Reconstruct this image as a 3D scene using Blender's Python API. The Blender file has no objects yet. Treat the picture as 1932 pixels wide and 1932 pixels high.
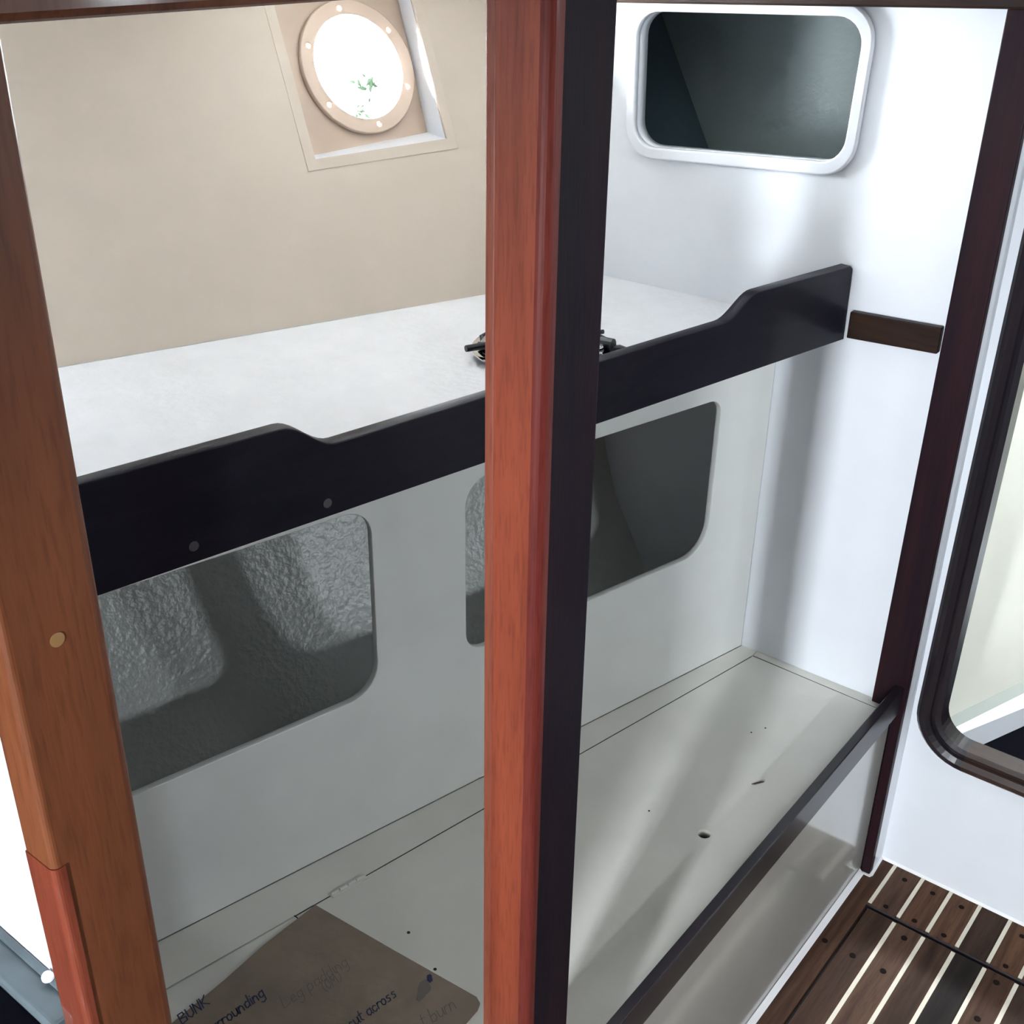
import bpy, bmesh, math, random
from mathutils import Vector, Matrix
random.seed(7)
D = math.radians
S = bpy.context.scene
COL = S.collection

# ------------------------------------------------------------------ camera
yaw, pit, rol = D(37.886), D(27.447), D(0.835)
fwd = Vector((math.cos(yaw)*math.cos(pit), math.sin(yaw)*math.cos(pit), -math.sin(pit)))
r0 = Vector((math.sin(yaw), -math.cos(yaw), 0)); u0 = r0.cross(fwd)
rt = r0*math.cos(rol) + u0*math.sin(rol); upv = -r0*math.sin(rol) + u0*math.cos(rol)
cd = bpy.data.cameras.new('camera'); cam = bpy.data.objects.new('camera', cd); COL.objects.link(cam)
cd.sensor_width = 36; cd.lens = 2225.94/1932*36; cd.clip_start = 0.01; cd.clip_end = 200
cam.matrix_world = Matrix(((rt.x, upv.x, -fwd.x, 0), (rt.y, upv.y, -fwd.y, 0), (rt.z, upv.z, -fwd.z, 1.5), (0, 0, 0, 1)))
S.camera = cam

# ------------------------------------------------------------------ sky, daylight at the openings, exposure
W = bpy.data.worlds.new('sky'); S.world = W; W.use_nodes = True
bg = W.node_tree.nodes['Background']; bg.inputs[0].default_value = (0.89, 0.945, 1.0, 1); bg.inputs[1].default_value = 50.0

def area(name, loc, direction, sx, sy, power, color=(1, 1, 1), portal=False, spread=180):
    l = bpy.data.lights.new(name, 'AREA'); l.shape = 'RECTANGLE'; l.size = sx; l.size_y = sy
    l.energy = power; l.color = color; l.spread = D(spread)
    if portal: l.cycles.is_portal = True
    o = bpy.data.objects.new(name, l); COL.objects.link(o); o.location = loc
    o.rotation_euler = Vector(direction).to_track_quat('-Z', 'Y').to_euler()
    return o
# light portals: they only steer sampling of the sky through the modelled openings
area('companionway_portal', (-1.77, -0.06, 1.23), (1, 0, 0), 0.14, 0.98, 1, portal=True)
area('fill_hatch_portal', (-0.28, -0.55, 1.985), (0, 0, -1), 0.15, 0.15, 1, portal=True)  # ceiling opening added for fill light, not a known hatch
area('cabin_window_portal', (0.97, -1.225, 1.36), (0, 1, 0), 0.13, 0.07, 1, portal=True)
area('cabin_window_portal', (1.45, -1.225, 1.36), (0, 1, 0), 0.13, 0.07, 1, portal=True)
area('fore_hatch_portal', (2.75, 0.30, 1.985), (0, 0, -1), 0.24, 0.24, 1, portal=True)
S.view_settings.view_transform = 'Standard'; S.view_settings.look = 'None'
S.view_settings.gamma = 1; S.view_settings.use_curve_mapping = False
S.view_settings.exposure = 2.5
S.cycles.max_bounces = 4; S.cycles.diffuse_bounces = 3; S.cycles.glossy_bounces = 2; S.cycles.transparent_max_bounces = 4
S.cycles.caustics_reflective = False; S.cycles.caustics_refractive = False; S.cycles.adaptive_threshold = 0.06

# ------------------------------------------------------------------ materials
def newmat(name):
    m = bpy.data.materials.new(name); m.use_nodes = True
    return m, m.node_tree, m.node_tree.nodes['Principled BSDF']
def paint(name, col, rough=0.35, var=0.04, bump=0.02, scale=14, coat=0.0):
    m, t, p = newmat(name)
    tc = t.nodes.new('ShaderNodeTexCoord')
    n = t.nodes.new('ShaderNodeTexNoise'); n.inputs['Scale'].default_value = scale; n.inputs['Detail'].default_value = 2
    t.links.new(tc.outputs['Object'], n.inputs['Vector'])
    r = t.nodes.new('ShaderNodeValToRGB'); r.color_ramp.elements[0].position = 0.3; r.color_ramp.elements[1].position = 0.7
    r.color_ramp.elements[0].color = tuple(c*(1-var) for c in col)+(1,); r.color_ramp.elements[1].color = tuple(min(1, c*(1+var*0.5)) for c in col)+(1,)
    t.links.new(n.outputs['Fac'], r.inputs['Fac']); t.links.new(r.outputs['Color'], p.inputs['Base Color'])
    p.inputs['Roughness'].default_value = rough
    p.inputs['Coat Weight'].default_value = coat; p.inputs['Coat Roughness'].default_value = 0.12
    if bump <= 0.02: return m
    n2 = t.nodes.new('ShaderNodeTexNoise'); n2.inputs['Scale'].default_value = 90; n2.inputs['Detail'].default_value = 2
    t.links.new(tc.outputs['Object'], n2.inputs['Vector'])
    b = t.nodes.new('ShaderNodeBump'); b.inputs['Strength'].default_value = bump; b.inputs['Distance'].default_value = 0.01
    t.links.new(n2.outputs['Fac'], b.inputs['Height']); t.links.new(b.outputs['Normal'], p.inputs['Normal'])
    return m
def wood(name, dark, light, axis='Z', rough=0.35, coat=1.0, coatr=0.06, fine=1.0, tone=False, spec=0.22):
    m, t, p = newmat(name)
    tc = t.nodes.new('ShaderNodeTexCoord'); mp = t.nodes.new('ShaderNodeMapping')
    sc = {'X': (1.2, 22, 22), 'Y': (22, 1.2, 22), 'Z': (22, 22, 1.2)}[axis]; mp.inputs['Scale'].default_value = sc
    t.links.new(tc.outputs['Object'], mp.inputs['Vector'])
    n = t.nodes.new('ShaderNodeTexNoise'); n.inputs['Scale'].default_value = 1.6*fine; n.inputs['Detail'].default_value = 3; n.inputs['Distortion'].default_value = 0.6
    t.links.new(mp.outputs['Vector'], n.inputs['Vector'])
    r = t.nodes.new('ShaderNodeValToRGB'); r.color_ramp.elements[0].position = 0.3; r.color_ramp.elements[1].position = 0.72
    r.color_ramp.elements[0].color = dark+(1,); r.color_ramp.elements[1].color = light+(1,)
    t.links.new(n.outputs['Fac'], r.inputs['Fac'])
    mp2 = t.nodes.new('ShaderNodeMapping'); mp2.inputs['Scale'].default_value = tuple(s*9 if s > 5 else s*14 for s in sc)
    t.links.new(tc.outputs['Object'], mp2.inputs['Vector'])
    n2 = t.nodes.new('ShaderNodeTexNoise'); n2.inputs['Scale'].default_value = 2.0; n2.inputs['Detail'].default_value = 2
    t.links.new(mp2.outputs['Vector'], n2.inputs['Vector'])
    r2 = t.nodes.new('ShaderNodeValToRGB'); r2.color_ramp.elements[0].position = 0.33; r2.color_ramp.elements[1].position = 0.5
    r2.color_ramp.elements[0].color = (0.55, 0.5, 0.5, 1); r2.color_ramp.elements[1].color = (1, 1, 1, 1)
    t.links.new(n2.outputs['Fac'], r2.inputs['Fac'])
    mx = t.nodes.new('ShaderNodeMix'); mx.data_type = 'RGBA'; mx.blend_type = 'MULTIPLY'; mx.inputs[0].default_value = 0.45
    t.links.new(r.outputs['Color'], mx.inputs[6]); t.links.new(r2.outputs['Color'], mx.inputs[7])
    out = mx.outputs[2]
    if tone:
        a = t.nodes.new('ShaderNodeAttribute'); a.attribute_type = 'OBJECT'; a.attribute_name = 'tone'
        m2 = t.nodes.new('ShaderNodeMix'); m2.data_type = 'RGBA'; m2.blend_type = 'MULTIPLY'; m2.inputs[0].default_value = 1
        t.links.new(out, m2.inputs[6]); t.links.new(a.outputs['Color'], m2.inputs[7]); out = m2.outputs[2]
    t.links.new(out, p.inputs['Base Color'])
    p.inputs['Roughness'].default_value = rough; p.inputs['Coat Weight'].default_value = coat; p.inputs['Coat Roughness'].default_value = coatr
    p.inputs['Specular IOR Level'].default_value = spec
    b = t.nodes.new('ShaderNodeBump'); b.inputs['Strength'].default_value = 0.05; b.inputs['Distance'].default_value = 0.004
    t.links.new(n2.outputs['Fac'], b.inputs['Height']); t.links.new(b.outputs['Normal'], p.inputs['Normal'])
    return m
def plain(name, col, rough=0.4, metal=0.0, coat=0.0):
    m, t, p = newmat(name); tc = t.nodes.new('ShaderNodeTexCoord')
    n = t.nodes.new('ShaderNodeTexNoise'); n.inputs['Scale'].default_value = 60
    t.links.new(tc.outputs['Object'], n.inputs['Vector'])
    r = t.nodes.new('ShaderNodeValToRGB'); r.color_ramp.elements[0].color = tuple(c*0.92 for c in col)+(1,); r.color_ramp.elements[1].color = col+(1,)
    t.links.new(n.outputs['Fac'], r.inputs['Fac']); t.links.new(r.outputs['Color'], p.inputs['Base Color'])
    p.inputs['Roughness'].default_value = rough; p.inputs['Metallic'].default_value = metal; p.inputs['Coat Weight'].default_value = coat
    return m
M = {}
M['white'] = paint('white_gloss_paint', (0.77, 0.80, 0.845), 0.35, 0.02, 0.01, 14, 0.3)
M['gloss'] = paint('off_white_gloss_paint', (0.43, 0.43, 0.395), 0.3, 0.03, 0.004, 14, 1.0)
M['bunk'] = paint('white_bunk_paint', (0.68, 0.67, 0.61), 0.38, 0.07, 0.03, 7)
M['panel'] = paint('off_white_panel_paint', (0.73, 0.75, 0.72), 0.34, 0.03, 0.008, 14, 0.4)
M['shelf'] = paint('white_shelf_paint', (0.83, 0.84, 0.87), 0.28, 0.04, 0.12, 18)
M['hull'] = paint('cream_hull_paint', (0.53, 0.45, 0.37), 0.5, 0.03)
M['locker'] = paint('grey_locker_paint', (0.60, 0.63, 0.60), 0.3, 0.06, 0.25, 9)
M['plate'] = paint('peach_plate_paint', (0.50, 0.385, 0.30), 0.4, 0.05)
M['ring'] = paint('peach_ring_paint', (0.62, 0.48, 0.38), 0.4, 0.03)
M['locker_lit'] = paint('grey_green_locker_lit', (0.52, 0.60, 0.59), 0.4, 0.08, 0.15, 9)  # lighter colour stands in for light on the locker's back wall
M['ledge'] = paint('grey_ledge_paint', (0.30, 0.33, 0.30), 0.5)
M['locker_shade'] = paint('slate_locker_shade', (0.15, 0.215, 0.24), 0.4, 0.1, 0.1, 9)  # darker colour stands in for shade on the hull inside the locker
M['cream'] = paint('cream_lining_paint', (0.80, 0.80, 0.70), 0.4, 0.02)
M['counter'] = paint('grey_blue_counter', (0.10, 0.13, 0.145), 0.35, 0.2, 0.02, 30)
M['ceil'] = paint('headliner_paint', (0.78, 0.76, 0.72), 0.5, 0.03)
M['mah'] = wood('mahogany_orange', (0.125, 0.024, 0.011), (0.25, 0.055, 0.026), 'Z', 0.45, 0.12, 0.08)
M['mah_edge'] = wood('mahogany_pink_edge', (0.13, 0.032, 0.018), (0.22, 0.062, 0.034), 'Z', 0.45, 0.12, 0.08)
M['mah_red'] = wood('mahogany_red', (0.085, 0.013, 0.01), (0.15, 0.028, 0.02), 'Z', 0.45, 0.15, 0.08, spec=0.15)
M['mah_front_shade'] = wood('mahogany_front_shade', (0.007, 0.005, 0.01), (0.016, 0.007, 0.011), 'Z', 0.55, 0.03, 0.1, spec=0.08)  # near-black colour stands in for shade on the post front
M['mah_left'] = wood('mahogany_brown', (0.085, 0.026, 0.011), (0.165, 0.053, 0.021), 'Z', 0.45, 0.10, 0.1)
M['mah_insert'] = wood('mahogany_insert', (0.12, 0.025, 0.014), (0.21, 0.048, 0.025), 'Z', 0.35, 0.8, 0.05)
M['mah_dark'] = wood('dark_mahogany_fore_aft', (0.005, 0.005, 0.012), (0.011, 0.009, 0.017), 'X', 0.5, 0.15, 0.15, spec=0.15)
M['mah_rail'] = wood('dark_mahogany_rail', (0.007, 0.006, 0.01), (0.016, 0.01, 0.014), 'X', 0.4, 0.45, 0.12)
M['mah_post'] = wood('deep_red_mahogany', (0.009, 0.004, 0.008), (0.026, 0.007, 0.009), 'Z', 0.5, 0.10, 0.12, spec=0.12)
M['mah_batten'] = wood('dark_mahogany_athwart', (0.012, 0.006, 0.005), (0.045, 0.019, 0.009), 'Y', 0.5, 0.12, 0.15, spec=0.15)
M['mah_frame'] = wood('walnut_door_frame', (0.007, 0.006, 0.01), (0.018, 0.012, 0.015), 'Z', 0.4, 0.6, 0.12)
M['mah_sill'] = wood('walnut_door_sill', (0.022, 0.012, 0.01), (0.05, 0.027, 0.022), 'Y', 0.4, 0.6, 0.1)
M['teak'] = wood('oiled_teak', (0.05, 0.027, 0.018), (0.125, 0.07, 0.045), 'X', 0.6, 0.0, 0.25, 1.6, True, spec=0.12)
M['caulk'] = paint('pale_deck_caulk', (0.74, 0.68, 0.55), 0.6, 0.06, 0.05, 60)
M['bead'] = paint('white_sealant', (0.82, 0.82, 0.82), 0.45)
M['plug'] = plain('pale_wood_plug', (0.25, 0.135, 0.045), 0.6)
M['plug_grey'] = plain('grey_wood_plug', (0.075, 0.07, 0.075), 0.45)
M['plug_dark'] = plain('dark_teak_plug', (0.012, 0.008, 0.006), 0.7)
M['plug_dark'].node_tree.nodes['Principled BSDF'].inputs['Specular IOR Level'].default_value = 0.05
M['card'] = paint('brown_cardboard', (0.235, 0.185, 0.14), 0.85, 0.12, 0.15, 22)
M['ink'] = plain('blue_ink', (0.012, 0.02, 0.075), 0.5)
M['pencil'] = plain('pencil_grey', (0.085, 0.085, 0.085), 0.5)
M['smudge'] = plain('blue_smudge', (0.15, 0.13, 0.115), 0.8)
M['chrome'] = plain('polished_chrome', (0.82, 0.84, 0.85), 0.08, 1.0)
M['black'] = plain('black_plastic', (0.012, 0.014, 0.018), 0.3)
M['dark'] = plain('dark_void', (0.012, 0.012, 0.014), 0.8)
M['navy'] = plain('dark_sole', (0.003, 0.003, 0.006), 0.8)
M['navy'].node_tree.nodes['Principled BSDF'].inputs['Specular IOR Level'].default_value = 0.03
M['leaf'] = plain('green_leaf', (0.0034, 0.0052, 0.0032), 0.8)
M['leaf'].node_tree.nodes['Principled BSDF'].inputs['Specular IOR Level'].default_value = 0.0
M['bark'] = plain('brown_bark', (0.05, 0.035, 0.025), 0.8)
M['chip'] = plain('dark_wood_chip', (0.05, 0.035, 0.03), 0.7)
def glassmat():
    m = bpy.data.materials.new('port_glass'); m.use_nodes = True; t = m.node_tree; t.nodes.clear()
    o = t.nodes.new('ShaderNodeOutputMaterial'); tr = t.nodes.new('ShaderNodeBsdfTransparent'); g = t.nodes.new('ShaderNodeBsdfGlossy')
    tr.inputs[0].default_value = (0.97, 0.98, 0.98, 1); g.inputs['Roughness'].default_value = 0.03
    lw = t.nodes.new('ShaderNodeFresnel'); lw.inputs[0].default_value = 1.3
    mx = t.nodes.new('ShaderNodeMixShader'); t.links.new(lw.outputs[0], mx.inputs[0]); t.links.new(tr.outputs[0], mx.inputs[1]); t.links.new(g.outputs[0], mx.inputs[2])
    t.links.new(mx.outputs[0], o.inputs[0]); return m
M['glass'] = glassmat()

# ------------------------------------------------------------------ helpers
ORG = {}
def link(name, me, mat, parent=None, org=None, bevel=0.0, seg=2, smooth=False):
    """mesh data arrives in world coordinates; the object's origin goes to org (or the parent's)"""
    o = bpy.data.objects.new(name, me)
    COL.objects.link(o)
    if parent is not None: base = ORG[parent.name]
    else:
        if org is None:
            vs = me.vertices; n = max(1, len(vs))
            org = Vector((sum(v.co.x for v in vs)/n, sum(v.co.y for v in vs)/n, min((v.co.z for v in vs), default=0)))
        base = Vector(org); o.location = base
    me.transform(Matrix.Translation(-base)); ORG[o.name] = base
    if parent is not None: o.parent = parent
    if mat is not None: me.materials.append(M[mat] if isinstance(mat, str) else mat)
    if bevel:
        b = o.modifiers.new('bevel', 'BEVEL'); b.width = bevel; b.segments = seg; b.limit_method = 'ANGLE'; b.angle_limit = D(35)
    if smooth:
        for p in me.polygons: p.use_smooth = True
    return o
def thing(name, org, label, cat, group=None):
    o = bpy.data.objects.new(name, None); COL.objects.link(o); o.location = org; ORG[o.name] = Vector(org)
    o.empty_display_size = 0.05
    return tag(o, label, cat, group)
def tag(o, label, cat, group=None):
    o['label'] = label; o['category'] = cat
    if group: o['group'] = group
    return o
def struct(o): o['kind'] = 'structure'; return o
def fin(bm, name='m'):
    bmesh.ops.recalc_face_normals(bm, faces=bm.faces)
    me = bpy.data.meshes.new(name); bm.to_mesh(me); bm.free(); return me
def box(x0, x1, y0, y1, z0, z1):
    bm = bmesh.new()
    bmesh.ops.create_cube(bm, size=1, matrix=Matrix.Translation(((x0+x1)/2, (y0+y1)/2, (z0+z1)/2)) @ Matrix.Diagonal((x1-x0, y1-y0, z1-z0, 1)))
    return fin(bm)
def prism(pts, vec):
    """closed polygon of world points extruded by vec"""
    bm = bmesh.new(); vec = Vector(vec)
    a = [bm.verts.new(p) for p in pts]; b = [bm.verts.new(Vector(p)+vec) for p in pts]
    bm.faces.new(a); bm.faces.new(list(reversed(b))); n = len(a)
    for i in range(n): bm.faces.new((a[i], b[i], b[(i+1) % n], a[(i+1) % n]))
    return fin(bm)
def frame(o, u, v):
    u = Vector(u).normalized(); v = Vector(v).normalized(); n = u.cross(v)
    return Matrix(((u.x, v.x, n.x, o[0]), (u.y, v.y, n.y, o[1]), (u.z, v.z, n.z, o[2]), (0, 0, 0, 1)))
def holed(fr, outer, holes, t0, t1, bev=0.0):
    """flat board with holes in frame fr, from t0 to t1 along the frame normal"""
    cu = bpy.data.curves.new('c', 'CURVE'); cu.dimensions = '2D'; cu.fill_mode = 'BOTH'
    cu.extrude = max(1e-5, abs(t1-t0)/2-bev); cu.bevel_depth = bev; cu.bevel_resolution = 1
    if bev: cu.offset = -bev
    for lp in [outer]+holes:
        s = cu.splines.new('POLY'); s.points.add(len(lp)-1); s.use_cyclic_u = True
        for i, p in enumerate(lp): s.points[i].co = (p[0], p[1], 0, 1)
    ob = bpy.data.objects.new('c', cu)
    me = bpy.data.meshes.new_from_object(ob)
    bpy.data.objects.remove(ob); bpy.data.curves.remove(cu)
    me.materials.clear()
    me.transform(fr @ Matrix.Translation((0, 0, (t0+t1)/2)))
    bm = bmesh.new(); bm.from_mesh(me); bmesh.ops.remove_doubles(bm, verts=bm.verts, dist=1e-6); bpy.data.meshes.remove(me)
    return fin(bm)
def rrect(pts, r, n=7):
    """rounded polygon; r one radius or one per corner"""
    out = []; N = len(pts)
    for i in range(N):
        p = Vector(pts[i]); a = Vector(pts[i-1]); b = Vector(pts[(i+1) % N]); rr = r[i] if isinstance(r, (list, tuple)) else r
        if rr <= 0: out.append((p.x, p.y)); continue
        d1 = (a-p).normalized(); d2 = (b-p).normalized(); h = d1.angle(d2)/2
        t = rr/math.tan(h); c = p+(d1+d2).normalized()*(rr/math.sin(h))
        s = p+d1*t-c; e = p+d2*t-c
        a0 = math.atan2(s.y, s.x); a1 = math.atan2(e.y, e.x); da = (a1-a0+math.pi) % (2*math.pi)-math.pi
        for k in range(n+1): out.append((c.x+rr*math.cos(a0+da*k/n), c.y+rr*math.sin(a0+da*k/n)))
    return out
def circ(x, y, r, n=32): return [(x+r*math.cos(2*math.pi*i/n), y+r*math.sin(2*math.pi*i/n)) for i in range(n)]
def ring(fr, outer, inner, t0, t1, bev=0.0): return holed(fr, outer, [inner], t0, t1, bev)
def lathe(fr, prof, n=40):
    bm = bmesh.new(); rows = []
    for (r, z) in prof: rows.append([bm.verts.new(fr @ Vector((r*math.cos(2*math.pi*i/n), r*math.sin(2*math.pi*i/n), z))) for i in range(n)])
    for a, b in zip(rows[:-1], rows[1:]):
        for i in range(n): bm.faces.new((a[i], a[(i+1) % n], b[(i+1) % n], b[i]))
    bm.faces.new(rows[0]); bm.faces.new(list(reversed(rows[-1])))
    bmesh.ops.remove_doubles(bm, verts=bm.verts, dist=1e-6)
    return fin(bm)
def tube(pts, r, n=10):
    bm = bmesh.new(); rows = []; pts = [Vector(p) for p in pts]
    for i, p in enumerate(pts):
        d = (pts[min(i+1, len(pts)-1)]-pts[max(i-1, 0)]).normalized()
        a = d.orthogonal().normalized() if i == 0 else (pa-d*pa.dot(d)).normalized()
        pa = a; b = d.cross(a); rr = r[i] if isinstance(r, (list, tuple)) else r
        rows.append([bm.verts.new(p+(a*math.cos(2*math.pi*k/n)+b*math.sin(2*math.pi*k/n))*rr) for k in range(n)])
    for a, b in zip(rows[:-1], rows[1:]):
        for k in range(n): bm.faces.new((a[k], a[(k+1) % n], b[(k+1) % n], b[k]))
    bm.faces.new(rows[0]); bm.faces.new(list(reversed(rows[-1])))
    return fin(bm)
def sweep_open(path, prof, bm=None):
    """path: list of (point, outward, normal); prof: list of (w, d)"""
    bm = bmesh.new(); rows = []
    for p, o, n in path: rows.append([bm.verts.new(Vector(p)+Vector(o)*w+Vector(n)*d) for w, d in prof])
    m = len(prof)
    for a, b in zip(rows[:-1], rows[1:]):
        for k in range(m): bm.faces.new((a[k], a[(k+1) % m], b[(k+1) % m], b[k]))
    bm.faces.new(rows[0]); bm.faces.new(list(reversed(rows[-1])))
    return fin(bm)
XY = lambda z: frame((0, 0, z), (1, 0, 0), (0, 1, 0))
ZB = 0.345          # bunk top
ZSH = 0.945         # shelf top
XB = 1.615          # bulkhead face inside the berth
XD = 1.655          # bulkhead face beside the door

# ------------------------------------------------------------------ the setting
# hull side above the shelf: flares outward
A = Vector((0.792, 1.369, 0.945)); az, tl = D(-19.6), D(27)
HD = Vector((math.cos(az), math.sin(az), 0)); NH = Vector((-HD.y, HD.x, 0)); UP = NH*math.sin(tl)+Vector((0, 0, math.cos(tl)))
FH = frame(A, HD, UP)           # normal = inboard
NIN = FH.to_3x3() @ Vector((0, 0, 1))
def hp(u, v, d=0): return FH @ Vector((u, v, d))
rec = [(0.420, 0.2365), (0.645, 0.248), (0.640, 0.512), (0.413, 0.502)]
rec2 = [(-0.62, 0.2365), (-0.395, 0.240), (-0.40, 0.505), (-0.625, 0.502)]
hull = struct(link('wall_hull', holed(FH, [(-2.7, -0.02), (0.893, -0.02), (0.790, 0.62), (-2.7, 0.62)], [rec, rec2], -0.004, 0.0), 'hull', org=(A.x, A.y, 0.9)))

def portlight(rq, ctr, paz, ptl, idx, dark_glass=False):
    """recess, back plate and round opening port"""
    a, t = D(paz), D(ptl)
    u = Vector((math.cos(a), math.sin(a), 0)); nh = Vector((-u.y, u.x, 0)); v = nh*math.sin(t)+Vector((0, 0, math.cos(t)))
    fp = frame(ctr, u, v); n = fp.to_3x3() @ Vector((0, 0, 1))
    q = []
    for (x, y) in rq:
        p = hp(x, y); k = (Vector(ctr)-p).dot(n)/(NH.dot(n)); q.append(p+NH*k)
    w = struct(link('window_%d' % idx, wallstrip([hp(x, y) for x, y in rq], q), 'white', org=tuple(ctr)))
    inv = fp.inverted()
    loc = [(inv @ p) for p in q]
    holes = [circ(0.088*math.cos(D(k)), 0.088*math.sin(D(k)), 0.0042, 12) for k in (95.5, 35.5, -24.5, -84.5, -144.5, 155.5)]
    link('back_plate', holed(fp, [(p.x, p.y) for p in loc], [circ(0, 0, 0.0795, 48)]+holes, -0.006, 0.0), 'plate', w)
    link('port_ring', holed(fp, circ(0, 0, 0.1005, 64), [circ(0, 0, 0.0785, 64)]+holes, 0.0005, 0.010, 0.0015), 'ring', w)
    link('pane', lathe(fp @ Matrix.Translation((0, 0, 0.002)), [(0.0783, -0.0015), (0.0783, 0.0015)], 48), 'glass', w)
    m = [Vector(p) for p in rq]; c = sum(m, Vector((0, 0)))/4
    out = [(p.x+(0.016 if p.x > c.x else -0.016), p.y+(0.016 if p.y > c.y else -0.017)) for p in m]
    link('recess_surround', ring(FH, out, rq, 0.0002, 0.0016, 0.0006), 'hull', w)
    l = area('port_sky_portal', (Vector(ctr)-n*0.012), n, 0.155, 0.155, 1, portal=True)
    return w
def wallstrip(a, b, th=0.004):
    """open box walls between two quads"""
    bm = bmesh.new(); n = len(a)
    va = [bm.verts.new(p) for p in a]; vb = [bm.verts.new(p) for p in b]
    for i in range(n): bm.faces.new((va[i], va[(i+1) % n], vb[(i+1) % n], vb[i]))
    return fin(bm)
portlight(rec, (1.3650, 1.3780, 1.2657), -10, 23, 1)
c2 = hp(-0.507, 0.371, -0.030); portlight(rec2, tuple(c2), -16, 25, 2)

# hull inside the seat-back locker, below the shelf
bm = bmesh.new(); rows = []
prof = [(-0.021, 0.946), (0.0, 0.90), (-0.03, 0.72), (-0.10, 0.55), (-0.20, 0.42), (-0.34, 0.33), (-0.42, -0.02)]
for X in (-1.8, -0.6, 0.0, 0.3, 0.6, 0.9, 1.2, 1.5, 1.7):
    y0 = A.y+(X-A.x)*math.tan(az)+0.02
    rows.append([bm.verts.new((X, y0+dy*(0.75 if X > 1.3 else 1), z)) for dy, z in prof])
for a, b in zip(rows[:-1], rows[1:]):
    for i in range(len(a)-1): bm.faces.new((a[i], a[i+1], b[i+1], b[i]))
struct(link('wall_hull_lower', fin(bm), 'locker', smooth=True))

# forward bulkhead inside the berth, with the locker opening
FBX = frame((XB, 0, 0), (0, 1, 0), (0, 0, 1))       # (y, z), normal +X
lock = [(0.678, 1.1795), (1.021, 1.1615), (1.0265, 1.355), (0.672, 1.3685)]
lo = rrect(lock, 0.036)
wf = struct(link('wall_forward', holed(FBX, [(0.4470, 0), (1.5, 0), (1.5, 1.55), (0.4470, 1.55)], [lo], 0.0, 0.022), 'white', org=(XB, 0.9, 0)))
link('stile_return', box(1.6372, 1.680, 0.4470, 1.5, 0.0, 1.045), 'white', wf)
link('stile_return', box(1.6372, 1.680, 0.4470, 0.549, 1.0451, 1.55), 'white', wf)
link('stile_return', box(1.6372, 1.680, 0.5495, 1.5, 1.4505, 1.72), 'white', wf)
link('stile_facing', box(1.6150, 1.6549, 0.4452, 0.4469, 0.0, 1.55), 'white', wf)
lk2 = [(0.661, 1.1615), (1.037, 1.143), (1.043, 1.372), (0.655, 1.387)]
link('opening_surround', ring(FBX, rrect(lk2, 0.050), lo, -0.010, -0.0003, 0.003), 'white', wf, smooth=False)
# locker behind it
lk = struct(link('wall_locker', box(XB+0.3, XB+0.31, 0.56, 1.34, 1.05, 1.45), 'locker_lit', org=(XB+0.3, 0.9, 1.05)))
link('locker_hull', prism([hp(0.885, 0.12), hp(1.32, 0.12), hp(1.26, 0.555), hp(0.805, 0.555)], NIN*-0.004), 'locker_shade', lk)
link('locker_side', box(XB+0.023, XB+0.3, 0.55, 0.56, 1.05, 1.45), 'locker_shade', lk)
link('locker_side', box(XB+0.023, XB+0.3, 1.33, 1.34, 1.05, 1.45), 'locker_shade', lk)
link('locker_bottom', box(XB+0.023, XB+0.3, 0.56, 1.33, 1.05, 1.06), 'locker_shade', lk)
link('locker_top', box(XB+0.023, XB+0.3, 0.56, 1.33, 1.44, 1.45), 'locker_shade', lk)

# bulkhead beside the door
FDX = frame((XD, 0, 0), (0, 1, 0), (0, 0, 1))
door_in = rrect([(0.402, 0.288), (0.390, 1.72), (-0.25, 1.72), (-0.25, 0.288)], 0.055, 10)
struct(link('wall_door', holed(FDX, [(0.4469, 0), (0.4469, 1.96), (-1.22, 1.96), (-1.22, 0)], [door_in], 0.0, 0.025), 'white', org=(XD, 0, 0)))
# door frame moulding, two pieces scarfed together at the lower corner
dr = struct(thing('door_1', (XD, 0.1, 0.2), 'dark', 'x')); del dr['label']; del dr['category']
prof = [(-0.004, 0.027), (-0.004, -0.008), (0.004, -0.011), (0.010, -0.010), (0.0115, -0.016), (0.020, -0.021), (0.028, -0.020), (0.0335, -0.014), (0.0335, -0.0004), (0.001, -0.0004), (0.001, 0.027)]
def doorpath(keys):
    N = len(door_in); out = []
    for i in keys:
        p = Vector(door_in[i % N]); a = Vector(door_in[(i-1) % N]); b = Vector(door_in[(i+1) % N])
        t = ((p-a).normalized()+(b-p).normalized()).normalized(); o = Vector((t.y, -t.x))
        c = Vector((0.07, 1.0))
        if o.dot(p-c) < 0: o = -o
        out.append((Vector((XD, p.x, p.y)), Vector((0, o.x, o.y)), Vector((1, 0, 0))))
    return out
# door_in runs: corner 0 (outboard bottom, 11 points), 1 (outboard top), 2 (inboard top), 3 (inboard bottom)
link('frame_side', sweep_open(doorpath(range(0, 22)), prof), 'mah_frame', dr)
link('frame_sill', sweep_open(doorpath([33, 36, 39, 42, 43, 44]), prof), 'mah_sill', dr)

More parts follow.
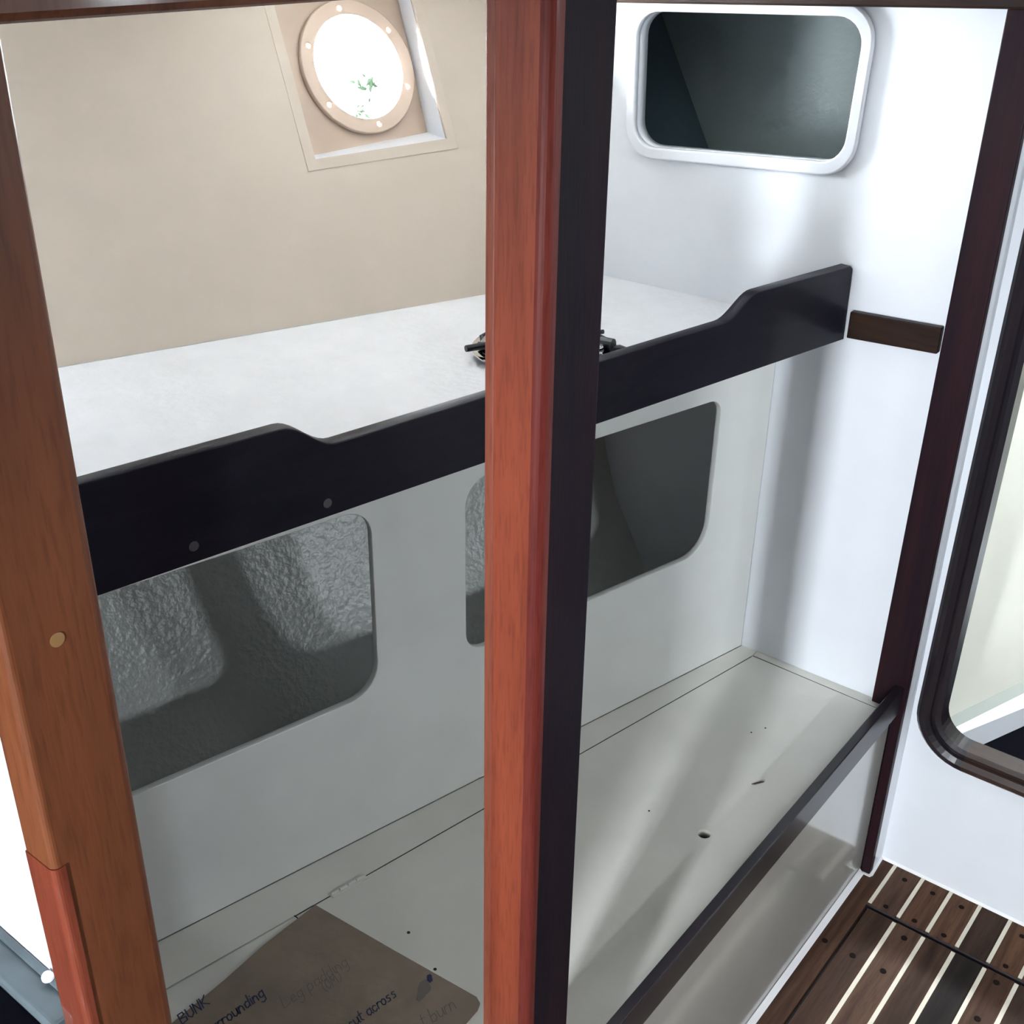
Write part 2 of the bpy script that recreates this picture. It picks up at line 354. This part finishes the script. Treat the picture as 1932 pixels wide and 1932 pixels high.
# cabin sole
TONES = {'mid': (1, 1, 1), 'warm': (1.12, 1.0, 0.9), 'light': (1.25, 1.1, 0.95), 'dark': (0.50, 0.50, 0.52), 'black': (0.20, 0.27, 0.33), 'brown': (0.78, 0.72, 0.68), 'dbrown': (0.62, 0.60, 0.60)}
fl = struct(link('floor', box(-1.75, XD, -1.2, 0.462, -0.05, -0.012), 'dark', org=(0.5, -0.3, -0.05)))
def plank(x0, x1, y0, y1, tone, top=0.0):
    o = link('plank', box(x0, x1, y0, y1, -0.0118, top), 'teak', fl, bevel=0.0006, seg=1); o['tone'] = [*TONES[tone]]
    return o
def strip(x0, x1, y0, y1, top=0.0003): return link('caulking', box(x0, x1, y0, y1, -0.0117, top), 'caulk', fl)
def fplug(x, y, r=0.0045):
    return link('plug', lathe(frame((x, y, 0.0), (1, 0, 0), (0, 1, 0)), [(r, -0.001), (r, 0.0004)], 14), 'plug_dark', fl)
CW = 0.0035
plank(-0.9, XD-0.001, 0.4215, 0.4605, 'brown')
margin_tones = ['mid', 'warm', 'warm', 'dark', 'light', 'mid', 'brown', 'warm', 'dark', 'mid', 'light', 'mid']
hatch_tones = ['dbrown', 'mid', 'dbrown', 'black', 'brown', 'dark', 'mid', 'dbrown', 'brown', 'mid', 'black', 'dbrown']
edge = [0.4185, 0.3685, 0.3190, 0.2695, 0.2190]+[0.1690-0.05*i for i in range(9)]
for i in range(12):
    yh, ylw = edge[i]-CW, edge[i+1]+CW
    plank(1.5335, XD-0.001, ylw, yh, margin_tones[i]); strip(1.539, XD-0.001, edge[i]-CW+0.0002, edge[i]+CW-0.0005)
    if i not in (3,):
        fplug(1.628, (yh+ylw)/2-0.001); fplug(1.5485, (yh+ylw)/2)
link('hatch_edge', box(1.5305, 1.5334, edge[12], 0.4214, -0.0116, 0.0012), 'mah_rail', fl)
link('plank_end', box(1.5335, 1.5389, 0.4150, 0.4214, -0.0118, 0.0), 'teak', fl)['tone'] = [*TONES['brown']]
for i in range(12):
    yh = 0.4165 if i == 0 else edge[i]-CW; ylw = edge[i+1]+CW
    plank(-0.9, 1.5275, ylw, yh, hatch_tones[i], -0.0006)
    if i: strip(-0.9, 1.5245, edge[i]-CW+0.0002, edge[i]+CW-0.0002, -0.0002); plank(1.5246, 1.5275, edge[i]-CW+0.0002, edge[i]+CW-0.0002, hatch_tones[i], -0.0006)
for x, y in [(1.415, 0.442), (1.502, 0.343), (1.416, 0.343), (1.415, 0.394), (1.507, 0.195), (1.42, 0.195), (1.30, 0.245), (1.30, 0.295), (1.05, 0.442)]: fplug(x, y, 0.005)
link('sealant_bead', prism([(0.26, 0.4615, 0), (0.26, 0.4535, 0), (0.26, 0.4615, 0.010)], (1.335, 0, 0)), 'bead', fl)
link('sealant_bead', prism([(1.5955, 0.4620, 0), (1.5955, 0.4425, 0), (1.602, 0.4395, 0), (1.655, 0.4420, 0), (1.655, 0.4470, 0), (1.5998, 0.4460, 0), (1.5995, 0.4620, 0)], (0, 0, 0.0018)), 'bead', fl)
link('sealant_bead', prism([(XD-0.004, 0.447, 0), (XD, 0.447, 0), (XD, 0.447, 0.004)], (0, -1.3, 0)), 'bead', fl)

# aft partition with the left post on its end, ceiling, far walls
struct(link('wall_partition', box(0.222, 0.246, 0.4745, 2.2, 0.0, 1.55), 'white', org=(0.234, 1.2, 0)))
struct(link('wall_opposite', holed(frame((0, -1.2, 0), (1, 0, 0), (0, 0, 1)), [(-1.77, -0.05), (4.2, -0.05), (4.2, 1.98), (-1.77, 1.98)],
      [rrect([(x0, 1.325), (x0+0.13, 1.325), (x0+0.13, 1.395), (x0, 1.395)], 0.025) for x0 in (0.905, 1.385)], 0.0, 0.02), 'mah_batten', org=(0.5, -1.2, 0)))
struct(link('wall_aft', holed(frame((-1.75, 0, 0), (0, 1, 0), (0, 0, 1)), [(-1.2, -0.05), (2.8, -0.05), (2.8, 1.96), (-1.2, 1.96)],
      [[(-0.13, 0.74), (0.01, 0.74), (0.01, 1.72), (-0.13, 1.72)]], -0.02, 0.0), 'mah_batten', org=(-1.75, 0, 0)))
struct(link('ceiling', holed(XY(1.96), [(-1.77, -1.22), (4.2, -1.22), (4.2, 0.44), (-1.77, 0.44)],
      [[(-0.355, -0.625), (-0.205, -0.625), (-0.205, -0.475), (-0.355, -0.475)], [(2.63, 0.18), (2.87, 0.18), (2.87, 0.42), (2.63, 0.42)]], 0.0, 0.02), 'ceil', org=(0, -0.4, 1.96)))  # first hole is added to let in fill light
struct(link('ceiling_side_deck', box(-1.75, 1.68, 0.505, 2.8, 1.50, 1.53), 'ceil', org=(0, 1.2, 1.5)))
struct(link('wall_cabin_side', box(-1.75, 3.6, 0.42, 0.44, 1.53, 1.96), 'white', org=(0, 0.43, 1.53)))
struct(link('trim_header', box(-1.75, 1.598, 0.43, 0.505, 1.457, 1.53), 'mah_left', org=(0.5, 0.47, 1.457), bevel=0.004))
struct(link('ceiling_fore_deck', box(1.64, 3.6, 0.44, 1.5, 1.70, 1.72), 'ceil', org=(2.5, 0.9, 1.7)))
struct(link('floor_bilge', box(-1.75, 1.68, 0.4621, 2.8, -0.05, -0.02), 'dark', org=(0, 1.2, -0.05)))
struct(link('shade_blocker', box(-0.15, -0.09, -1.199, 0.419, 1.32, 1.958), 'mah_batten', org=(-0.12, -0.4, 1.32)))  # unseen block added only to shade the post top and upper bulkhead
# fore cabin seen through the door
fc = struct(link('wall_fore_cabin', prism([(1.6815, 0.5555, 0.12), (3.6, -0.107, 0.12), (3.6, 0.293, 0.85), (1.6815, 0.9555, 0.85)], (0.012, 0.03, 0)), 'cream', org=(2.2, 0.4, 0)))
link('upper_lining', prism([(1.6815, 0.9555, 0.85), (3.6, 0.293, 0.85), (3.6, 0.328, 1.04), (1.6815, 0.9905, 1.04)], (0.012, 0.03, 0)), 'cream', fc)
link('upper_lining', prism([(1.93, 0.9047, 1.0402), (3.6, 0.328, 1.0402), (3.6, 0.45, 1.7), (1.93, 1.027, 1.7)], (0.012, 0.03, 0)), 'cream', fc)
link('ledge', prism([(1.6815, 0.5555, 0.12), (3.6, -0.107, 0.12), (3.6, -0.135, 0.12), (1.6815, 0.5275, 0.12)], (0, 0, -0.01)), 'ledge', fc)
link('plinth', prism([(1.6815, 0.5275, 0.1198), (3.6, -0.135, 0.1198), (3.6, -0.254, 0.08), (1.6815, 0.5077, 0.08)], (0.004, 0.01, -0.006)), 'white', fc)
struct(link('floor_fore_cabin', box(1.681, 3.6, -1.2, 0.62, -0.05, 0.079), 'navy', org=(2.4, 0, -0.05)))
struct(link('wall_bow', box(3.6, 3.62, -1.2, 0.6, 0, 1.96), 'cream', org=(3.6, 0, 0)))

# ------------------------------------------------------------------ posts and trim
c = thing('support_post', (0.646, 0.476, 0), 'thick varnished mahogany post standing in the middle of the picture, orange side and front painted in shade', 'post')
link('post_core', box(0.611, 0.681, 0.4595, 0.4935, 0, 1.456), 'mah', c)
link('edge_strip', box(0.611, 0.681, 0.4936, 0.502, 0, 1.456), 'mah_edge', c, bevel=0.0012)
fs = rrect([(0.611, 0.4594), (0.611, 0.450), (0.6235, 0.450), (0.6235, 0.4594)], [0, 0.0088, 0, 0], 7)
link('corner_bead', prism([(x, y, 0) for x, y in fs], (0, 0, 1.456)), 'mah_red', c)  # split from the facing so the lit corner keeps its red
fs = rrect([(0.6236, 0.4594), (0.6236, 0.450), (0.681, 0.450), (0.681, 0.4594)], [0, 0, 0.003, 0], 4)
link('shaded_facing', prism([(x, y, 0) for x, y in fs], (0, 0, 1.456)), 'mah_front_shade', c)  # shade of the post front is put into this strip's colour

c = thing('end_post', (0.234, 0.462, 0), 'brown varnished mahogany post at the left with a pale round plug', 'post')
lp = rrect([(0.208, 0.474), (0.208, 0.450), (0.260, 0.450), (0.260, 0.474)], [0, 0.004, 0.006, 0], 5)
link('post_body', prism([(x, y, 0) for x, y in lp], (0, 0, 1.456)), 'mah_left', c)
lp = rrect([(0.2074, 0.4744), (0.2074, 0.4493), (0.2146, 0.4493), (0.2146, 0.452), (0.209, 0.4744)], [0, 0.004, 0.0003, 0, 0], 5)
link('corner_insert', prism([(x, y, 0) for x, y in lp], (0, 0, 1.064)), 'mah_insert', c)
pg = link('plug', lathe(frame((0.2335, 0.450, 1.190), (1, 0, 0), (0, 0, 1)), [(0.0038, -0.0002), (0.0038, 0.0003)], 18), 'plug', c)
pg['label'] = 'pale tan round wood plug'

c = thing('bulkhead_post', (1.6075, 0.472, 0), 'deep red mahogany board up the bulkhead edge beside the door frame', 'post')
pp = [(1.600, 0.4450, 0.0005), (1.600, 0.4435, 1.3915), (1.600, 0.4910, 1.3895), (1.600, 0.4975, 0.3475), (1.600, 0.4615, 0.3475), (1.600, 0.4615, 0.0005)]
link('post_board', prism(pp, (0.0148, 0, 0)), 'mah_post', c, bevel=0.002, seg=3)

o = tag(link('deck_beam', prism([(1.575, 0.43, 1.3925), (1.575, 1.20, 1.3600), (1.575, 1.20, 1.47), (1.575, 0.43, 1.47)], (0.0398, 0, 0)), 'mah_batten', bevel=0.003), 'dark wooden beam across the top of the forward bulkhead', 'beam')
o = tag(link('batten', prism([(XB-0.0002, 0.498, 0.9425), (XB-0.0002, 0.632, 0.9365), (XB-0.0002, 0.632, 0.9765), (XB-0.0002, 0.498, 0.981)], (-0.013, 0, 0)), 'mah_batten', bevel=0.002), 'short dark wood batten on the white bulkhead between shelf board and red post', 'batten')

# ------------------------------------------------------------------ lower bunk
b = thing('bunk', (0.95, 0.65, 0), 'white painted bunk base with hinged top and dark front rail', 'bunk')
hy = lambda x: 0.712+(1.595-x)*0.1945
py_ = lambda x: 0.743+(1.608-x)*0.2334
lid = [(1.5905, 0.4665), (1.5965, hy(1.5965)-0.0012), (0.262, hy(0.262)-0.0012), (0.262, 0.4665), (0.608, 0.4665), (0.608, 0.505), (0.684, 0.505), (0.684, 0.4665)]
link('bunk_top', holed(XY(ZB), lid, [circ(1.161, 0.555, 0.0092, 24)], -0.018, 0.0), 'bunk', b)
link('hinge_margin', prism([(0.262, hy(0.262)+0.0012, ZB-0.018), (1.598, hy(1.598)+0.0012, ZB-0.018), (1.6145, hy(1.598)+0.0012, ZB-0.018), (1.6145, py_(1.6145)-0.0003, ZB-0.018), (0.262, py_(0.262)-0.0003, ZB-0.018)], (0, 0, 0.018)), 'bunk', b)
link('end_margin', prism([(1.5930, 0.4680, ZB-0.018), (1.6145, 0.4680, ZB-0.018), (1.6145, hy(1.598), ZB-0.018), (1.5993, hy(1.598), ZB-0.018)], (0, 0, 0.018)), 'bunk', b)
for x0, x1 in ((0.684, 1.5993), (0.262, 0.608)):
    link('front_panel', box(x0, x1, 0.4622, 0.4732, 0.0005, ZB-0.0185), 'gloss', b)
    link('front_rail', box(x0, x1, 0.450, 0.4640, 0.3465, 0.396), 'mah_rail', b, bevel=0.0016, seg=2)
link('carcase_bottom', box(0.262, 1.59, 0.51, 0.70, 0.02, 0.03), 'dark', b)
link('seam_shade', prism([(0.700, hy(0.700)-0.0011, ZB-0.012), (1.596, hy(1.596)-0.0011, ZB-0.012), (1.596, hy(1.596)+0.0011, ZB-0.012), (0.700, hy(0.700)+0.0011, ZB-0.012)], (0, 0, 0.0112)), 'dark', b)  # dark filler paints the shade inside the gaps of the bunk top
link('seam_shade', prism([(1.5907, 0.469, ZB-0.012), (1.5929, 0.469, ZB-0.012), (1.5990, 0.7105, ZB-0.012), (1.5967, 0.7105, ZB-0.012)], (0, 0, 0.0112)), 'dark', b)
link('seam_shade', prism([(0.698, hy(0.698)-0.0140, ZB-0.001), (0.6995, hy(0.6995)+0.0011, ZB-0.001), (0.7010, hy(0.701)+0.0011, ZB-0.001), (0.6995, hy(0.6995)-0.0140, ZB-0.001)], (0, 0, 0.0012)), 'dark', b)
# painted butt hinge on the hinge line
h = link('hinge', prism([(0.752, hy(0.752)+0.0045, ZB), (0.806, hy(0.806)+0.0045, ZB), (0.806, hy(0.806)-0.006, ZB), (0.752, hy(0.752)-0.006, ZB)], (0, 0, 0.0012)), 'bunk', b)
for k in range(4):
    xa, xb = 0.754+k*0.0128, 0.754+k*0.0128+0.0108
    link('knuckle', tube([(xa, hy(xa), ZB+0.0018), (xb, hy(xb), ZB+0.0018)], 0.0022, 8), 'bunk', h)
for x, y in [(0.771, 0.755), (0.749, 0.691), (1.406, 0.612), (1.152, 0.640), (1.43, 0.60)]:
    link('screw_hole', lathe(frame((x, y, ZB), (1, 0, 0), (0, 1, 0)), [(0.0022 if x < 1 else 0.0015, -0.0005), (0.0022 if x < 1 else 0.0015, 0.0003)], 10), 'dark', b)
chip = prism([(1.296, 0.553, ZB), (1.299, 0.549, ZB), (1.312, 0.541, ZB), (1.310, 0.545, ZB)], (0, 0, 0.0015))
tag(link('wood_splinter', chip, 'chip'), 'tiny dark splinter lying on the white bunk top near the round finger hole', 'splinter')

# ------------------------------------------------------------------ seat-back panel with two openings
e = Vector((math.cos(D(-13.138)), math.sin(D(-13.138)), 0))
FP = frame((1.608, 0.743, 0), e, (0, 0, 1))     # normal = inboard
po = [(0.005, ZB+0.0005), (-1.375, ZB+0.0005), (-1.375, 0.919), (0.005, 0.919)]
cl = rrect([(-1.216, 0.5775), (-0.7355, 0.5775), (-0.7355, 0.8475), (-1.216, 0.8475)], [0.045, 0.045, 0.036, 0.045])
cr = rrect([(-0.593, 0.5765), (-0.1145, 0.5765), (-0.1115, 0.8380), (-0.593, 0.8410)], [0.032, 0.052, 0.026, 0.040])
tag(link('seat_back_panel', holed(FP, po, [cl, cr], -0.010, 0.0, 0.0012), 'panel', org=(0.9, 0.9, ZB)), 'off-white back panel above the bunk with two rounded locker openings', 'panel')

# ------------------------------------------------------------------ shelf with its mahogany fiddle
ef = Vector((math.cos(D(-11.158)), math.sin(D(-11.158)), 0))
FF = frame((1.615, 0.640, 0), ef, (0, 0, 1))
def fs_(x): return (x-1.615)/ef.x
s = thing('berth_shelf', (0.95, 1.0, 0.92), 'wide white shelf along the hull with a scalloped dark mahogany front board', 'shelf')
fy = lambda x: 0.640+(1.615-x)*math.tan(D(11.158))
hyl = lambda x: A.y+(x-A.x)*math.tan(az)-0.0005
link('shelf_board', prism([(0.2475, fy(0.2475)+0.0185, 0.920), (XB-0.0004, fy(XB)+0.0185, 0.920), (XB-0.0004, hyl(XB), 0.920), (0.2475, hyl(0.2475), 0.920)], (0, 0, ZSH-0.920)), 'shelf', s)
zb, zl, zh = 0.9305, 1.0095, 1.0415
def ease(x0, z0, x1, z1, n=10):
    return [(fs_(x0+(x1-x0)*k/n), z0+(z1-z0)*(0.5-0.5*math.cos(math.pi*k/n))) for k in range(n+1)]
pf = [(fs_(0.262), zb), (fs_(1.6145), zb-0.001), (fs_(1.6115), zh-0.006), (fs_(1.606), zh-0.0005)] + ease(1.405, zh, 1.338, zl+0.002) + ease(0.752, zl, 0.690, zh) + [(fs_(0.262), zh+0.004)]
fd = link('fiddle_board', holed(FF, pf, [], -0.018, 0.0, 0.0012), 'mah_dark', s)
fd['label'] = 'dark mahogany front board with raised ends'
for x, z in ((0.589, 0.948), (0.736, 0.946)):
    link('plug', lathe(FF @ Matrix.Translation((fs_(x), z, 0.0)), [(0.0052, -0.0005), (0.0052, 0.0004)], 18), 'plug_grey', fd)

# ------------------------------------------------------------------ cardboard with handwriting
ZC = ZB+0.0032
cb = thing('cardboard_sheet', (0.55, 0.74, ZB), 'brown cardboard sheet with handwriting lying on the bunk top', 'cardboard')
cpts = [(0.3, 0.871), (0.507, 0.8735), (0.575, 0.8745), (0.641, 0.8790), (0.7275, 0.8775), (0.737, 0.75), (0.7475, 0.624), (0.7435, 0.6155), (0.735, 0.612), (0.684, 0.604), (0.684, 0.507), (0.3, 0.507)]
cpts = [(0.3, 0.871), (0.507, 0.8735), (0.575, 0.8745), (0.641, 0.8790), (0.7275, 0.8775), (0.737, 0.75), (0.7475, 0.624), (0.7435, 0.6155), (0.735, 0.612), (0.3, 0.585)]
link('sheet', prism([(x, y, ZB+0.0003) for x, y in cpts], (0, 0, 0.0028)), 'card', cb)
G = {'B': [[(0, 0), (0, 1), (.4, .95), (.45, .7), (.05, .52), (.5, .4), (.5, .08), (0, 0)]], 'U': [[(0, 1), (.03, .25), (.25, 0), (.5, .25), (.5, 1)]],
 'N': [[(0, 0), (.03, 1), (.45, 0), (.5, 1)]], 'K': [[(0, 0), (0, 1)], [(.5, 1), (.05, .45), (.55, 0)]],
 'L': [[(0.05, 1), (0, 0), (.5, .08)]], 'r': [[(0, 0), (.03, .55)], [(.02, .4), (.15, .55), (.32, .5)]], 'o': [[(.2, .55), (.03, .4), (.05, .1), (.22, 0), (.38, .15), (.36, .45), (.2, .55)]],
 'u': [[(0, .55), (.05, .1), (.2, 0), (.35, .2), (.38, .55)], [(.38, .55), (.4, .05), (.48, 0)]], 'n': [[(0, 0), (.03, .55)], [(.02, .35), (.18, .55), (.33, .4), (.36, 0)]],
 'd': [[(.36, .45), (.2, .55), (.03, .4), (.05, .1), (.2, 0), (.36, .15)], [(.4, 1), (.38, 0)]], 'i': [[(.05, .55), (.06, 0)], [(.06, .75), (.08, .78)]],
 'g': [[(.36, .45), (.2, .55), (.03, .4), (.05, .1), (.2, .02), (.36, .15)], [(.38, .55), (.36, -.3), (.15, -.42), (0, -.3)]], 'e': [[(.03, .28), (.36, .32), (.3, .52), (.12, .5), (.03, .25), (.12, 0), (.38, .08)]],
 'p': [[(0.02, .55), (0, -.4)], [(.02, .4), (.2, .55), (.36, .4), (.32, .08), (.15, 0), (.02, .1)]], 'a': [[(.36, .45), (.2, .55), (.03, .4), (.05, .1), (.2, 0), (.36, .15)], [(.38, .55), (.38, .1), (.46, 0)]],
 'c': [[(.36, .45), (.2, .55), (.03, .35), (.06, .08), (.22, 0), (.38, .1)]], 't': [[(.12, .9), (.1, .1), (.25, 0)], [(0, .6), (.28, .62)]], 's': [[(.32, .5), (.12, .55), (.05, .4), (.28, .22), (.25, .03), (.02, .03)]],
 'M': [[(0, 0), (.05, 1), (.25, .4), (.45, 1), (.55, 0)]], '(': [[(.2, 1.1), (.02, .7), (.02, .3), (.2, -.1)]], ')': [[(0, 1.1), (.2, .7), (.2, .3), (0, -.1)]], '0': [[(.2, 1), (.02, .7), (.02, .3), (.2, 0), (.38, .3), (.38, .7), (.2, 1)]],
 'b': [[(0, 1), (0, 0), (.25, 0), (.38, .2), (.3, .5), (.05, .45)]], ' ': []}
ADV = {'B': .66, 'U': .66, 'N': .66, 'K': .66, 'L': .6, 'r': .36, 'i': .2, 't': .36, 'M': .7, ' ': .32, '(': .3, ')': .3}
def handwrite(txt, x, y, size, ang, w, mat, shear=0.25):
    bm = bmesh.new(); ca, sa = math.cos(D(ang)), math.sin(D(ang)); cx = 0
    def tr(p):
        a = (cx+p[0]+shear*p[1])*size; b_ = p[1]*size+random.uniform(-.02, .02)*size
        return Vector((x+a*ca-b_*sa, y+a*sa+b_*ca, ZC))
    for ch in txt:
        for st_ in G[ch]:
            q = [tr(p) for p in st_]
            for a, b_ in zip(q[:-1], q[1:]):
                d = (b_-a); L = d.length
                if L < 1e-6: continue
                d /= L; nn = Vector((-d.y, d.x, 0))*w/2; a2, b2 = a-d*w*.4, b_+d*w*.4
                bm.faces.new([bm.verts.new(v) for v in (a2-nn, b2-nn, b2+nn, a2+nn)])
        cx += ADV.get(ch, .5)
    me = fin(bm)
    return link('handwriting', me, mat, cb)
handwrite('BUNK', 0.506, 0.8625, 0.0150, -2, 0.0016, 'ink')
handwrite('surrounding', 0.513, 0.8265, 0.0165, -5, 0.0017, 'ink')
handwrite('Leg padding', 0.594, 0.788, 0.0185, -8, 0.0007, 'pencil')
handwrite('(0M)', 0.640, 0.768, 0.0150, -8, 0.0007, 'pencil')
handwrite('cut across', 0.622, 0.7075, 0.0155, -8, 0.0015, 'ink')
handwrite('t burn', 0.676, 0.644, 0.0190, -15, 0.0009, 'pencil')
def blot(x, y, rx, ry, rot, mat, zt):
    pts = []
    for k in range(18):
        a = 2*math.pi*k/18; q = random.uniform(0.8, 1.15); px, py = rx*q*math.cos(a), ry*q*math.sin(a)
        pts.append((x+px*math.cos(rot)-py*math.sin(rot), y+px*math.sin(rot)+py*math.cos(rot), ZC-0.0002))
    link('ink_smudge', prism(pts, (0, 0, zt)), mat, cb)
blot(0.7180, 0.681, 0.013, 0.0075, 0.5, 'smudge', 0.00025)
blot(0.7060, 0.676, 0.007, 0.004, 0.2, 'smudge', 0.00022)
blot(0.7325, 0.6850, 0.0065, 0.0036, 0.9, 'ink', 0.0003)

# ------------------------------------------------------------------ chrome fitting on the shelf
cc = Vector((1.239, 0.916, ZSH))
f = thing('chrome_fitting', cc, 'round chrome dish fitting with black arms lying on the white shelf behind the middle post', 'fitting')
F0 = frame(cc, (0.64, -0.77, 0), (0.77, 0.64, 0))
link('dish', lathe(F0, [(0.060, 0.0005), (0.088, 0.003), (0.096, 0.0075), (0.0975, 0.0095), (0.096, 0.011), (0.085, 0.009), (0.060, 0.0085), (0.030, 0.010)], 64), 'chrome', f, smooth=True)
link('hub', lathe(F0, [(0.034, 0.010), (0.034, 0.022), (0.026, 0.028), (0.018, 0.030), (0.016, 0.042), (0.010, 0.045)], 40), 'chrome', f, smooth=True)
link('collar', lathe(F0, [(0.052, 0.0095), (0.055, 0.014), (0.052, 0.019), (0.048, 0.019), (0.046, 0.0095)], 48), 'chrome', f, smooth=True)
for k, a in enumerate((20, 95, 160, 215, 280, 335)):
    ca, sa = math.cos(D(a)), math.sin(D(a))
    link('arm', tube([F0 @ Vector((0.030*ca, 0.030*sa, 0.024)), F0 @ Vector((0.058*ca, 0.058*sa, 0.027)), F0 @ Vector((0.074*ca, 0.074*sa, 0.021)), F0 @ Vector((0.080*ca, 0.080*sa, 0.011))], 0.0036, 8), 'black', f)
link('lever', tube([F0 @ Vector((-0.052, -0.012, 0.020)), F0 @ Vector((-0.072, -0.022, 0.021)), F0 @ Vector((-0.104, -0.040, 0.022))], [0.0052, 0.0055, 0.0045], 10), 'black', f)
kn = link('knob', lathe(F0 @ Matrix.Translation((0.060, -0.026, 0.012)), [(0.014, 0), (0.016, 0.004), (0.016, 0.014), (0.012, 0.018)], 20), 'black', f)
link('knob_cap', lathe(F0 @ Matrix.Translation((0.036, -0.036, 0.012)), [(0.012, 0), (0.012, 0.012), (0.008, 0.014)], 20), 'chrome', f)
for pts_ in ([(-0.060, 0.030, 0.016), (-0.076, 0.027, 0.020), (-0.083, 0.018, 0.019), (-0.081, 0.010, 0.014)], [(-0.078, 0.004, 0.012), (-0.086, -0.004, 0.016), (-0.080, -0.014, 0.018)],
              [(0.060, 0.022, 0.018), (0.078, 0.020, 0.021), (0.088, 0.012, 0.018)], [(0.070, 0.036, 0.014), (0.080, 0.030, 0.022), (0.086, 0.026, 0.024)], [(0.074, 0.004, 0.016), (0.092, 0.002, 0.015)]):
    link('bracket', tube([F0 @ Vector(p) for p in pts_], 0.0033, 8), 'black', f)
link('boss', lathe(F0 @ Matrix.Translation((-0.070, 0.004, 0.010)), [(0.014, 0), (0.014, 0.008), (0.009, 0.014), (0.005, 0.018)], 20), 'chrome', f, smooth=True)
link('boss', lathe(F0 @ Matrix.Translation((0.074, -0.018, 0.010)), [(0.011, 0), (0.011, 0.008), (0.007, 0.012)], 20), 'chrome', f, smooth=True)
link('grip', tube([F0 @ Vector((0.080, -0.006, 0.018)), F0 @ Vector((0.096, -0.016, 0.019))], [0.010, 0.009], 12), 'black', f)
link('pipe_end', tube([F0 @ Vector((0.082, -0.010, 0.010)), F0 @ Vector((0.105, -0.014, 0.014)), F0 @ Vector((0.122, -0.022, 0.010))], 0.0050, 10), 'black', f)

# ------------------------------------------------------------------ galley counter aft of the partition
g = thing('galley_counter', (0.05, 0.8, 0.90), 'grey-blue counter edge beside the bright wall at bottom left', 'counter')
link('counter_edge', box(0.2005, 0.2216, 0.476, 1.3, 0.90, 0.935), 'counter', g, bevel=0.004, seg=3)
link('counter_lip', box(0.2170, 0.2218, 0.476, 1.3, 0.935, 0.9385), 'counter', g, bevel=0.001)
link('counter_top', box(-0.6, 0.2003, 0.476, 1.3, 0.90, 0.930), 'navy', g)
link('counter_front', box(-0.6, 0.2003, 0.455, 0.475, 0.0, 0.925), 'navy', g)
tag(link('screw_cap', lathe(frame((0.2175, 0.5065, 0.9388), (1, 0, 0), (0, 1, 0)), [(0.0035, 0), (0.0036, 0.002), (0.0028, 0.0036), (0.0012, 0.0042)], 14), 'bead'), 'small round white cap on the grey counter edge beside the left post', 'cap')

# ------------------------------------------------------------------ leaves outside the round port
lf = thing('shrub', (2.9, 2.86, -1.2), 'green leafy shrub outside the round port', 'shrub')
link('stem', tube([(2.9, 2.86, -1.2), (2.92, 2.87, 0.2), (2.87, 2.87, 0.80)], [0.02, 0.014, 0.005], 8), 'bark', lf)
lm = bpy.data.meshes.new('leaf')
lm.from_pydata([(0, 0, 0), (0.012, 0.006, 0.003), (0.028, 0, 0.001), (0.012, -0.006, 0.003), (0.012, 0, -0.001)], [], [(0, 4, 1), (1, 4, 2), (2, 4, 3), (3, 4, 0)]); lm.materials.append(M['leaf'])
for cx, cy, cz, n, sp in ((2.885, 2.835, 0.965, 9, 0.022), (2.865, 2.852, 0.945, 8, 0.025), (2.85, 2.855, 0.880, 14, 0.030), (2.89, 2.88, 0.72, 30, 0.10)):
    for _ in range(n):
        o = bpy.data.objects.new('leaf', lm); COL.objects.link(o); o.parent = lf
        o.location = (cx+random.gauss(0, sp*.6)-2.9, cy+random.gauss(0, sp*.6)-2.86, cz+random.gauss(0, sp*.6)+1.2)
        o.rotation_euler = (random.uniform(0, 6.3), random.uniform(0, 6.3), random.uniform(0, 6.3)); k = random.uniform(0.8, 1.7); o.scale = (k, k, k)
